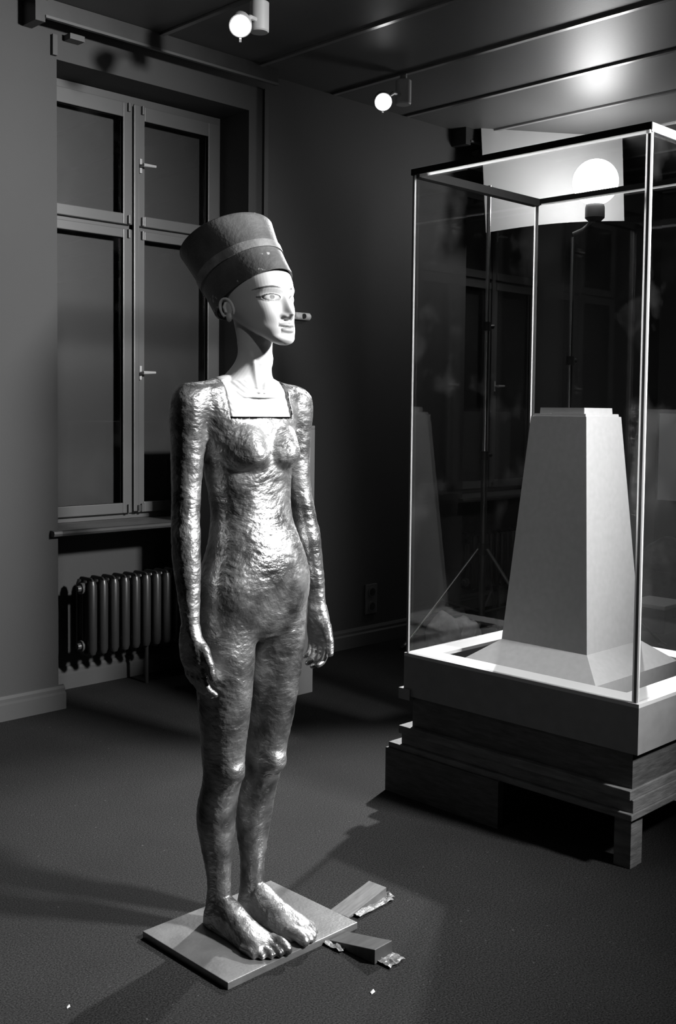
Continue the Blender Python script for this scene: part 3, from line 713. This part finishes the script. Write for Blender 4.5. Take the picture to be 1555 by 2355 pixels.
TORSO = [(0.690, 0, 0.004, 0.090, 0.060, 0.075), (0.730, 0, 0.000, 0.126, 0.078, 0.098), (0.775, 0, -0.006, 0.139, 0.086, 0.108), (0.815, 0, -0.008, 0.138, 0.092, 0.106), (0.865, 0, -0.004, 0.125, 0.096, 0.090),
         (0.915, 0, 0.004, 0.108, 0.090, 0.072), (0.965, 0, 0.014, 0.098, 0.082, 0.064), (1.020, 0, 0.020, 0.101, 0.080, 0.068), (1.080, 0, 0.024, 0.112, 0.083, 0.076), (1.130, 0, 0.030, 0.124, 0.083, 0.080),
         (1.175, 0, 0.034, 0.136, 0.078, 0.076), (1.212, 0, 0.036, 0.148, 0.066, 0.068), (1.240, 0, 0.036, 0.140, 0.052, 0.058), (1.262, 0, 0.034, 0.105, 0.040, 0.048), (1.276, 0, 0.030, 0.060, 0.034, 0.040)]
def get_co(me):
    a = np.empty(len(me.vertices) * 3); me.vertices.foreach_get('co', a); return a.reshape(-1, 3)
def get_no(me):
    a = np.empty(len(me.vertices) * 3); me.vertex_normals.foreach_get('vector', a); return a.reshape(-1, 3)
def remesh(mb, voxel, smooth_it):
    me = mb.mesh('tmp'); o = bpy.data.objects.new('tmp', me); COL.objects.link(o)
    md = o.modifiers.new('r', 'REMESH'); md.mode = 'VOXEL'; md.voxel_size = voxel; md.adaptivity = 0.0
    sm = o.modifiers.new('s', 'SMOOTH'); sm.iterations = smooth_it; sm.factor = 0.5
    out = eval_mesh(o); bpy.data.objects.remove(o, do_unlink=True); bpy.data.meshes.remove(me)
    return out
def build_body():
    mb = MB(); fine = MB()
    loft(mb, TORSO, seg=56, ex=2.25)
    for s in (-1, 1):
        mb.sphere((s * 0.151, 0.036, 1.208), (0.047, 0.046, 0.050), 24, 16)                      # shoulder
        mb.sphere((s * 0.100, 0.030, 1.235), (0.070, 0.042, 0.026), 24, 14)                      # collar ridge
        mb.sphere((s * 0.066, 0.072, 0.770), (0.066, 0.050, 0.066), 24, 16)                      # seat
        loft(mb, [(1.235, s * 0.152, 0.036, 0.030, 0.030, 0.030), (1.205, s * 0.156, 0.036, 0.041, 0.043, 0.043), (1.150, s * 0.158, 0.037, 0.038, 0.040, 0.040), (1.090, s * 0.158, 0.038, 0.0355, 0.037, 0.037),
                  (1.020, s * 0.163, 0.034, 0.0325, 0.034, 0.033), (0.955, s * 0.172, 0.024, 0.0305, 0.034, 0.034), (0.910, s * 0.177, 0.016, 0.031, 0.036, 0.034), (0.860, s * 0.180, 0.009, 0.0285, 0.034, 0.031),
                  (0.800, s * 0.184, -0.004, 0.024, 0.028, 0.026), (0.750, s * 0.186, -0.012, 0.0195, 0.0245, 0.0235), (0.725, s * 0.186, -0.016, 0.018, 0.026, 0.026)], seg=28)
        # palm and knuckles
        loft(fine, [(0.738, s * 0.186, -0.014, 0.018, 0.024, 0.024), (0.712, s * 0.187, -0.017, 0.0175, 0.031, 0.031), (0.685, s * 0.187, -0.020, 0.0165, 0.036, 0.036), (0.662, s * 0.186, -0.023, 0.015, 0.036, 0.037), (0.648, s * 0.184, -0.024, 0.011, 0.033, 0.034)], seg=28, step=0.006, ex=2.5)
        for i, (fy, l1, l2, l3, r_) in enumerate(((-0.050, 0.034, 0.022, 0.017, 0.0086), (-0.032, 0.037, 0.025, 0.018, 0.0088), (-0.013, 0.035, 0.023, 0.017, 0.0086), (0.004, 0.027, 0.018, 0.015, 0.0076))):
            x = s * 0.184; z = 0.658; curl = (0.12, 0.55, 0.95) if s < 0 else (0.25, 0.9, 1.35)
            p0 = Vector((x, fy, z)); pts = [p0 + Vector((0, 0, 0.012)), p0]
            for l, c in zip((l1, l2, l3), curl):
                pts.append(pts[-1] + Vector((-s * math.sin(c) * l * 0.8, -0.10 * l - (0.35 * math.sin(c) * l if s < 0 else 0), -math.cos(c) * l)))
            # dense path for a rounded finger
            dense = []
            for a, b in zip(pts[:-1], pts[1:]): dense += [a.lerp(b, u) for u in (0, 0.33, 0.66)]
            dense.append(pts[-1]); n = len(dense)
            fine.tube(dense, [r_ * (1 - 0.22 * q / (n - 1)) for q in range(n)], 14)
            fine.sphere(pts[-1], r_ * 0.80, 12, 8)
        th = [Vector((s * 0.183, -0.030, 0.708)), Vector((s * 0.180, -0.054, 0.690)), Vector((s * 0.176, -0.068, 0.662)), Vector((s * 0.172, -0.074, 0.634))]
        fine.tube([th[0], th[0].lerp(th[1], .5), th[1], th[1].lerp(th[2], .5), th[2], th[2].lerp(th[3], .5), th[3]], [0.015, 0.0145, 0.0125, 0.0105, 0.0100, 0.0098, 0.0085], 14)
        fine.sphere(th[3], 0.0086, 12, 8); fine.sphere(th[0], 0.016, 12, 8)
        # leg
        loft(mb, [(0.790, s * 0.076, 0.006, 0.062, 0.070, 0.085), (0.730, s * 0.075, 0.008, 0.067, 0.074, 0.084), (0.650, s * 0.074, 0.010, 0.065, 0.072, 0.074), (0.560, s * 0.071, 0.014, 0.059, 0.066, 0.064), (0.480, s * 0.067, 0.020, 0.052, 0.059, 0.056),
                  (0.425, s * 0.064, 0.027, 0.047, 0.055, 0.050), (0.388, s * 0.062, 0.030, 0.0445, 0.055, 0.046), (0.350, s * 0.060, 0.038, 0.0415, 0.048, 0.046), (0.300, s * 0.058, 0.052, 0.043, 0.047, 0.054), (0.255, s * 0.056, 0.058, 0.042, 0.045, 0.053),
                  (0.190, s * 0.053, 0.058, 0.034, 0.038, 0.042), (0.130, s * 0.050, 0.056, 0.0265, 0.031, 0.033), (0.090, s * 0.049, 0.055, 0.0265, 0.032, 0.034), (0.062, s * 0.049, 0.055, 0.029, 0.036, 0.036), (0.030, s * 0.049, 0.058, 0.028, 0.034, 0.038), (PZ - 0.004, s * 0.049, 0.060, 0.024, 0.030, 0.034)], seg=36)
        mb.sphere((s * 0.062, -0.020, 0.392), (0.026, 0.014, 0.028), 18, 12)                      # kneecap
        # foot: sections along y
        fx = s * 0.050; seg = 24; vs_ = []; fs = []
        F_ = [(0.094, 0.0, 0.012, 0.020), (0.085, 0.0, 0.024, 0.045), (0.055, 0.0, 0.031, 0.068), (0.020, 0.0, 0.032, 0.076), (-0.010, 0.002, 0.033, 0.064), (-0.045, 0.004, 0.036, 0.048), (-0.080, 0.006, 0.040, 0.037), (-0.105, 0.006, 0.041, 0.030), (-0.120, 0.006, 0.039, 0.025)]
        P = cr_interp([-q[0] for q in F_], [q[1:] for q in F_], np.linspace(-0.094, 0.120, 26))
        for yy, (dx, hw, hh) in zip(np.linspace(0.094, -0.120, 26), P):
            for k in range(seg):
                t_ = 2 * math.pi * k / seg; c, s_ = math.cos(t_), math.sin(t_)
                z = PZ - 0.003 + (hh * max(0.0, s_) ** 0.8 if s_ > 0 else 0.004 * s_)
                vs_.append((fx + s * dx * 0.6 + hw * math.copysign(abs(c) ** 0.8, c), yy, z + 0.004))
        for i in range(25):
            for k in range(seg): fs.append((i * seg + k, i * seg + (k + 1) % seg, (i + 1) * seg + (k + 1) % seg, (i + 1) * seg + k))
        fs.append(tuple(range(seg))[::-1]); fs.append(tuple(25 * seg + k for k in range(seg))); fine.add(vs_, fs)
        for i, (tx, ty, r_, ln) in enumerate(((-0.024, -0.118, 0.0135, 0.034), (-0.004, -0.116, 0.0098, 0.034), (0.013, -0.111, 0.0092, 0.031), (0.028, -0.103, 0.0086, 0.027), (0.040, -0.093, 0.0082, 0.022))):
            a = Vector((fx + s * tx, ty + 0.02, PZ + r_ + 0.003)); b = Vector((fx + s * tx, ty - ln * 0.55, PZ + r_ + 0.004)); c = Vector((fx + s * tx, ty - ln, PZ + r_ - 0.002))
            fine.tube([a, a.lerp(b, .5), b, b.lerp(c, .5), c], [r_, r_, r_ * 1.02, r_, r_ * 0.9], 14); fine.sphere(c, r_ * 0.92, 12, 8)
    # lower belly swell
    mb.sphere((0, -0.052, 0.835), (0.075, 0.044, 0.065), 24, 16)
    soft = remesh(mb, 0.005, 22)
    c_ = get_co(soft); n_ = get_no(soft)
    axs = np.abs(c_[:, 0]); dz = c_[:, 2] - 1.098
    d2 = ((axs - 0.057) / 0.056) ** 2 + (dz / np.where(dz > 0, 0.075, 0.036)) ** 2
    c_[:, 1] -= 0.034 * np.clip(1 - d2, 0, 1) ** 1.25 * np.clip((0.02 - c_[:, 1]) / 0.03, 0, 1)
    soft.vertices.foreach_set('co', c_.ravel())
    fine.add([tuple(v.co) for v in soft.vertices], [tuple(p.vertices) for p in soft.polygons])
    bpy.data.meshes.remove(soft)
    return fine
body = remesh(build_body(), 0.0032, 5)
co = get_co(body); no = get_no(body)
disp = np.empty(len(co))
for i, p in enumerate(co):
    v = Vector(p)
    w = noise.noise(v * 9) * 0.6
    q = Vector((p[0] * 42 + w * 2 + p[2] * 10, p[1] * 42 + w * 2, p[2] * 78 + w * 3 + p[0] * 22))
    disp[i] = 0.0008 * noise.noise(q) + 0.0011 * noise.noise(v * 24) + 0.0006 * noise.noise(v * 110)
small = np.clip((0.70 - co[:, 2]) / 0.05, 0, 1) * (np.abs(co[:, 0]) > 0.14)
disp *= 1 - 0.7 * small
co = co + no * disp[:, None]
co[:, 2] = np.maximum(co[:, 2], PZ + 0.0003)
body.vertices.foreach_set('co', co.ravel())
# square neckline opening that receives the pale bust
bm = bmesh.new(); bm.from_mesh(body)
HX, HZ = 0.091, 1.180
def hole(c): return abs(c.x) < HX - 0.10 * max(0, 1.25 - c.z) * 0.0 and c.z > HZ and (c.y < 0.055 or c.z > 1.225)
bmesh.ops.delete(bm, geom=[f for f in bm.faces if hole(f.calc_center_median())], context='FACES')
ed = [e for e in bm.edges if e.is_boundary]
ret = bmesh.ops.extrude_edge_only(bm, edges=ed)
for v in [q for q in ret['geom'] if isinstance(q, bmesh.types.BMVert)]:
    if abs(v.co.x) > HX - 0.006: v.co.x *= 1.0
    v.co.y += 0.012 if v.co.y < 0.03 else -0.004; v.co.z -= 0.012
bm.to_mesh(body); bm.free()
body.name = 'body'
link('body', body, 'bronze', statue, (0, 0, 0), True)

# pale bust: chest block, neck and head ----------------------------------------------
def build_bust():
    mb = MB()
    tb = MB(); loft(tb, TORSO[9:], seg=72, ex=2.25, step=0.006)
    for s in (-1, 1): tb.sphere((s * 0.100, 0.030, 1.235), (0.070, 0.042, 0.026), 24, 14)
    cl = []
    for (x, y, z) in tb.v:
        yy = y + (0.004 if y < 0.036 else -0.004)
        cl.append((max(-HX + 0.006, min(HX - 0.006, x)), yy, max(HZ + 0.003, z - 0.001)))
    mb.add(cl, tb.f)
    # neck leaning forward
    loft(mb, [(1.225, 0, 0.032, 0.090, 0.060, 0.060), (1.250, 0, 0.028, 0.084, 0.050, 0.056), (1.272, 0, 0.022, 0.060, 0.046, 0.052), (1.294, 0, 0.010, 0.046, 0.041, 0.044), (1.320, 0, -0.004, 0.0385, 0.038, 0.040), (1.350, 0, -0.012, 0.0385, 0.038, 0.042), (1.385, 0, -0.012, 0.040, 0.042, 0.052), (1.420, 0, -0.008, 0.042, 0.042, 0.060)], seg=36, step=0.006)
    # head
    H = [(1.3430, 0.010, -0.112, -0.098), (1.3475, 0.021, -0.119, -0.088), (1.3550, 0.030, -0.124, -0.072), (1.3650, 0.0385, -0.122, -0.050), (1.3780, 0.046, -0.122, -0.020), (1.3900, 0.0515, -0.120, 0.010), (1.4050, 0.057, -0.117, 0.034), (1.4200, 0.0610, -0.114, 0.052),
         (1.4400, 0.0640, -0.1125, 0.068), (1.4620, 0.0665, -0.1120, 0.080), (1.4900, 0.0665, -0.104, 0.082), (1.5150, 0.0590, -0.088, 0.074), (1.5350, 0.042, -0.060, 0.058), (1.545, 0.02, -0.03, 0.04)]
    ks = [h[0] for h in H]; zs = np.linspace(ks[0], ks[-1], 90); P = cr_interp(ks, [h[1:] for h in H], zs); seg = 72; vs_ = []; fs = []
    for z, (w, yf, yb) in zip(zs, P):
        wide = yf + (yb - yf) * 0.52
        for k in range(seg):
            t_ = 2 * math.pi * k / seg; c, s_ = math.cos(t_), math.sin(t_)
            if s_ < 0: y = wide + (wide - yf) * s_; ex_ = 0.88
            else: y = wide + (yb - wide) * s_; ex_ = 0.95
            vs_.append((w * math.copysign(abs(c) ** ex_, c), y, z))
    for i in range(len(zs) - 1):
        for k in range(seg): fs.append((i * seg + k, i * seg + (k + 1) % seg, (i + 1) * seg + (k + 1) % seg, (i + 1) * seg + k))
    fs.append(tuple(range(seg))[::-1]); fs.append(tuple((len(zs) - 1) * seg + k for k in range(seg)))
    mb.add(vs_, fs)
    return mb
bust = remesh(build_bust(), 0.0012, 9)
co = get_co(bust); no = get_no(bust)
x, y, z = co[:, 0], co[:, 1], co[:, 2]; ax = np.abs(x)
front = np.clip((-no[:, 1] - 0.05) / 0.45, 0, 1) * (z > 1.338) * (y < -0.03)
def gs(u, s): return np.exp(-(u / s) ** 2)
EYX, EYZ = 0.0295, 1.4445
dy = np.zeros(len(co))
dy += 0.0070 * gs(ax - EYX, 0.015) * gs(z - (EYZ + 0.001), 0.0105)                    # eye socket
dy += 0.0035 * gs(ax - 0.020, 0.010) * gs(z - 1.437, 0.012)
ex_ = (ax - EYX) / 0.0155; ez = (z - EYZ) / 0.0072
dy -= 0.0060 * np.clip(1 - ex_**2 - ez**2, 0, 1) ** 0.5                                 # eyeball
lid = np.abs(np.sqrt(ex_**2 + ez**2) - 1.12)
dy -= 0.0016 * gs(lid, 0.16)                                                            # lids
brow_z = 1.4660 - 0.0060 * ((ax - 0.030) / 0.024) ** 2
dy -= 0.0022 * gs(z - brow_z, 0.005) * np.clip((0.056 - ax) / 0.01, 0, 1) * np.clip(ax / 0.008, 0, 1)   # brow ridge
tn = np.clip((1.4500 - z) / (1.4500 - 1.4085), 0, 1)                                    # 0 bridge .. 1 tip
nose_h = (0.0035 + 0.0205 * tn ** 1.15) * np.where(z < 1.4085, np.clip((z - 1.3965) / 0.012, 0, 1) ** 0.55, 1) * np.clip((1.4600 - z) / 0.012, 0, 1)
nose_w = 0.0058 + 0.0028 * tn
dy -= nose_h * gs(ax, nose_w)
dy -= 0.0075 * gs(ax - 0.0110, 0.0052) * gs(z - 1.4045, 0.0055)                         # nostril wings
dy += 0.0030 * gs(ax - 0.007, 0.0030) * gs(z - 1.3975, 0.0022)
lw = np.clip(1 - (ax / 0.0215) ** 2, 0, 1) ** 0.6
dy -= 0.0046 * gs(z - (1.3872 - 0.0010 * gs(ax, 0.004)), 0.0042) * lw                   # upper lip
dy -= 0.0054 * gs(z - 1.3745, 0.0052) * np.clip(1 - (ax / 0.0175) ** 2, 0, 1) ** 0.6   # lower lip
dy += 0.0036 * gs(z - (1.3810 + 0.0012 * (ax / 0.02) ** 2), 0.0014) * np.clip(1 - (ax / 0.025) ** 4, 0, 1)        # mouth line
dy += 0.0024 * gs(z - 1.3655, 0.0038) * gs(ax, 0.016)                                   # under the lip
dy += 0.0012 * gs(ax, 0.0028) * gs(z - 1.3925, 0.004)                                   # philtrum
dy -= 0.0040 * gs(z - 1.3545, 0.0085) * gs(ax, 0.016)                                   # chin
dy -= 0.0030 * gs(ax - 0.044, 0.014) * gs(z - 1.4190, 0.013)                            # cheekbones
dy += 0.0024 * gs(ax - 0.040, 0.012) * gs(z - 1.3920, 0.012)
co2 = co.copy(); co2[:, 1] += dy * front
# neck tendons and throat hollow
nk = (z > 1.235) * (z < 1.345) * (no[:, 1] < 0.1)
s_line = 0.010 + (z - 1.245) * 0.30
co2[:, 1] -= nk * 0.0042 * gs(ax - s_line, 0.0055) * np.clip((1.345 - z) / 0.03, 0, 1)
co2[:, 1] += nk * 0.0040 * gs(ax, 0.007) * gs(z - 1.248, 0.012)
# shallow concentric rows on the chest block
ch = (z < 1.262) * (z > HZ + 0.008) * (no[:, 1] < -0.2)
rr = np.sqrt(x ** 2 + (z - 1.300) ** 2)
co2[:, 1] += ch * 0.0007 * np.sin(rr * 2 * np.pi / 0.011) * (rr > 0.055)
bust.vertices.foreach_set('co', co2.ravel())
paint = np.full(len(co), 0.37)
fr = front > 0.02
bw = 0.0021 * np.clip((ax - 0.008) / 0.010, 0.35, 1) * np.clip((0.060 - ax) / 0.012, 0.25, 1)
def sm(v): return np.clip(v, 0, 1)
dark = fr * (ax > 0.009) * (ax < 0.057) * sm((bw - np.abs(z - (brow_z + 0.0015))) / 0.0006 + 0.5)
ol = np.sqrt(ex_**2 + ez**2); dark = np.maximum(dark, fr * sm((0.17 - np.abs(ol - 1.0)) / 0.06 + 0.5) * (np.abs(ez) < 1.15) * np.where(z > EYZ, 1, 0.35))
tail = fr * (ax > EYX + 0.014) * (ax < EYX + 0.023) * sm((0.0011 - np.abs(z - (EYZ + 0.0005))) / 0.0005 + 0.5); dark = np.maximum(dark, tail)
iris = fr * sm((0.0050 - np.sqrt((ax - EYX) ** 2 + (z - EYZ - 0.0008) ** 2)) / 0.0008 + 0.5) * (ol < 0.98) * 0.72; dark = np.maximum(dark, iris)
lipm = fr * sm((0.0056 * lw - np.abs(z - 1.3865)) / 0.0012 + 0.4) + fr * sm((0.0068 * np.clip(1 - (ax / 0.0190) ** 2, 0, 1) ** 0.5 - np.abs(z - 1.3752)) / 0.0012 + 0.4)
lipm = np.clip(lipm, 0, 1) * (ax < 0.0225)
ml = fr * sm((0.0010 - np.abs(z - (1.3810 + 0.0012 * (ax / 0.02) ** 2))) / 0.0006 + 0.5) * (ax < 0.0225)
paint = paint * (1 - 0.50 * lipm) * (1 - 0.6 * ml)
paint = paint * (1 - 0.90 * np.clip(dark, 0, 1))
hs = np.clip((z - 1.30) / 0.05, 0, 1); co2[:, 1] += 0.012 * hs; co2[:, 2] -= 0.005 * hs
bust.vertices.foreach_set('co', co2.ravel())
colr = np.stack([paint, paint, paint, np.ones_like(paint)], 1).astype(np.float32)
at = bust.attributes.new('paint', 'FLOAT_COLOR', 'POINT'); at.data.foreach_set('color', colr.ravel())
bust.name = 'bust'
bo_ = link('bust', bust, 'painted_plaster', statue, (0, 0, 0), True); bo_['label'] = 'pale painted head, neck and chest'
# ears
for s in (-1, 1):
    e = MB(); pts = []
    for i in range(15):
        a = math.radians(-50 + i * 19); u = 0.0165 * math.cos(a); v = 0.0225 * math.sin(a)
        pts.append(Vector((s * (0.0675 + 0.005 * math.cos(a)), 0.016 + u + v * 0.35, 1.418 + v)))
    e.tube(pts, [0.0030] * 3 + [0.0038] * 10 + [0.0034, 0.0026], 10)
    e.sphere((s * 0.0635, 0.017, 1.418), (0.0052, 0.015, 0.020), 18, 12)
    e.sphere((s * 0.0660, 0.010, 1.3985), (0.0050, 0.0085, 0.0095), 16, 12)
    e.tube([(s * 0.0680, 0.022, 1.433), (s * 0.0705, 0.023, 1.422), (s * 0.0695, 0.017, 1.409)], [0.0022, 0.0036, 0.0026], 8)
    eo = remesh(e, 0.0012, 4); at = eo.attributes.new('paint', 'FLOAT_COLOR', 'POINT'); at.data.foreach_set('color', [0.38] * (4 * len(eo.vertices)))
    link('ear', eo, 'painted_plaster', statue, (0, 0, 0), True)
# plain tall cap
def cap_ring(t_, k, seg, off=0.0):
    a = 2 * math.pi * k / seg; c, s_ = math.cos(a), math.sin(a)               # s_<0 is the front
    bx, by = 0.0715 + off, 0.1035 + off
    b = Vector((bx * c, 0.008 + by * s_, 1.453 - 0.050 * s_))        # lower edge: high at the brow, low at the nape
    tx, ty = 0.106 + off, 0.112 + off
    p = Vector((tx * c, 0.104 + ty * s_ * 0.93, 1.582 - 0.050 * s_))
    q = b.lerp(p, t_)
    f = 1 - 0.035 * math.sin(math.pi * t_)
    m_ = Vector((0, 0.008 + 0.096 * t_, q.z)); 
    return Vector((m_.x + (q.x - m_.x) * f, m_.y + (q.y - m_.y) * f, q.z))
seg, nr = 96, 30; vs_ = []; fs = []
for i in range(nr + 1):
    for k in range(seg): vs_.append(cap_ring(i / nr, k, seg))
for i in range(nr):
    for k in range(seg): fs.append((i * seg + k, i * seg + (k + 1) % seg, (i + 1) * seg + (k + 1) % seg, (i + 1) * seg + k))
base_i = len(vs_)
for j, f in enumerate((0.97, 0.6, 0.2)):
    for k in range(seg):
        q = Vector(vs_[nr * seg + k]); c = Vector((0, 0.104, 1.585)); vs_.append(c.lerp(q, f) + Vector((0, 0, 0.003)))
rows = [nr * seg] + [base_i + j * seg for j in range(3)]
for a, b in zip(rows[:-1], rows[1:]):
    for k in range(seg): fs.append((a + k, a + (k + 1) % seg, b + (k + 1) % seg, b + k))
fs.append(tuple(rows[-1] + k for k in range(seg)))
r0 = len(vs_)
for k in range(seg): vs_.append(cap_ring(0.0, k, seg, -0.006))
for k in range(seg): fs.append((k, r0 + k, r0 + (k + 1) % seg, (k + 1) % seg))
cp = MB().add(vs_, fs).build('cap', 'cap', statue, smooth=True); cp['label'] = 'tall dark flaring cap'
vs_ = []; fs = []
tt = (0.40, 0.405, 0.535, 0.54); oo = (0.0, 0.0030, 0.0030, 0.0)
for t_, o_ in zip(tt, oo):
    for k in range(seg): vs_.append(cap_ring(t_, k, seg, o_))
for i in range(3):
    for k in range(seg): fs.append((i * seg + k, i * seg + (k + 1) % seg, (i + 1) * seg + (k + 1) % seg, (i + 1) * seg + k))
bnd = MB().add(vs_, fs).build('cap_band', 'cap_band', cp, smooth=True); bnd['label'] = 'plain lighter band around the cap'
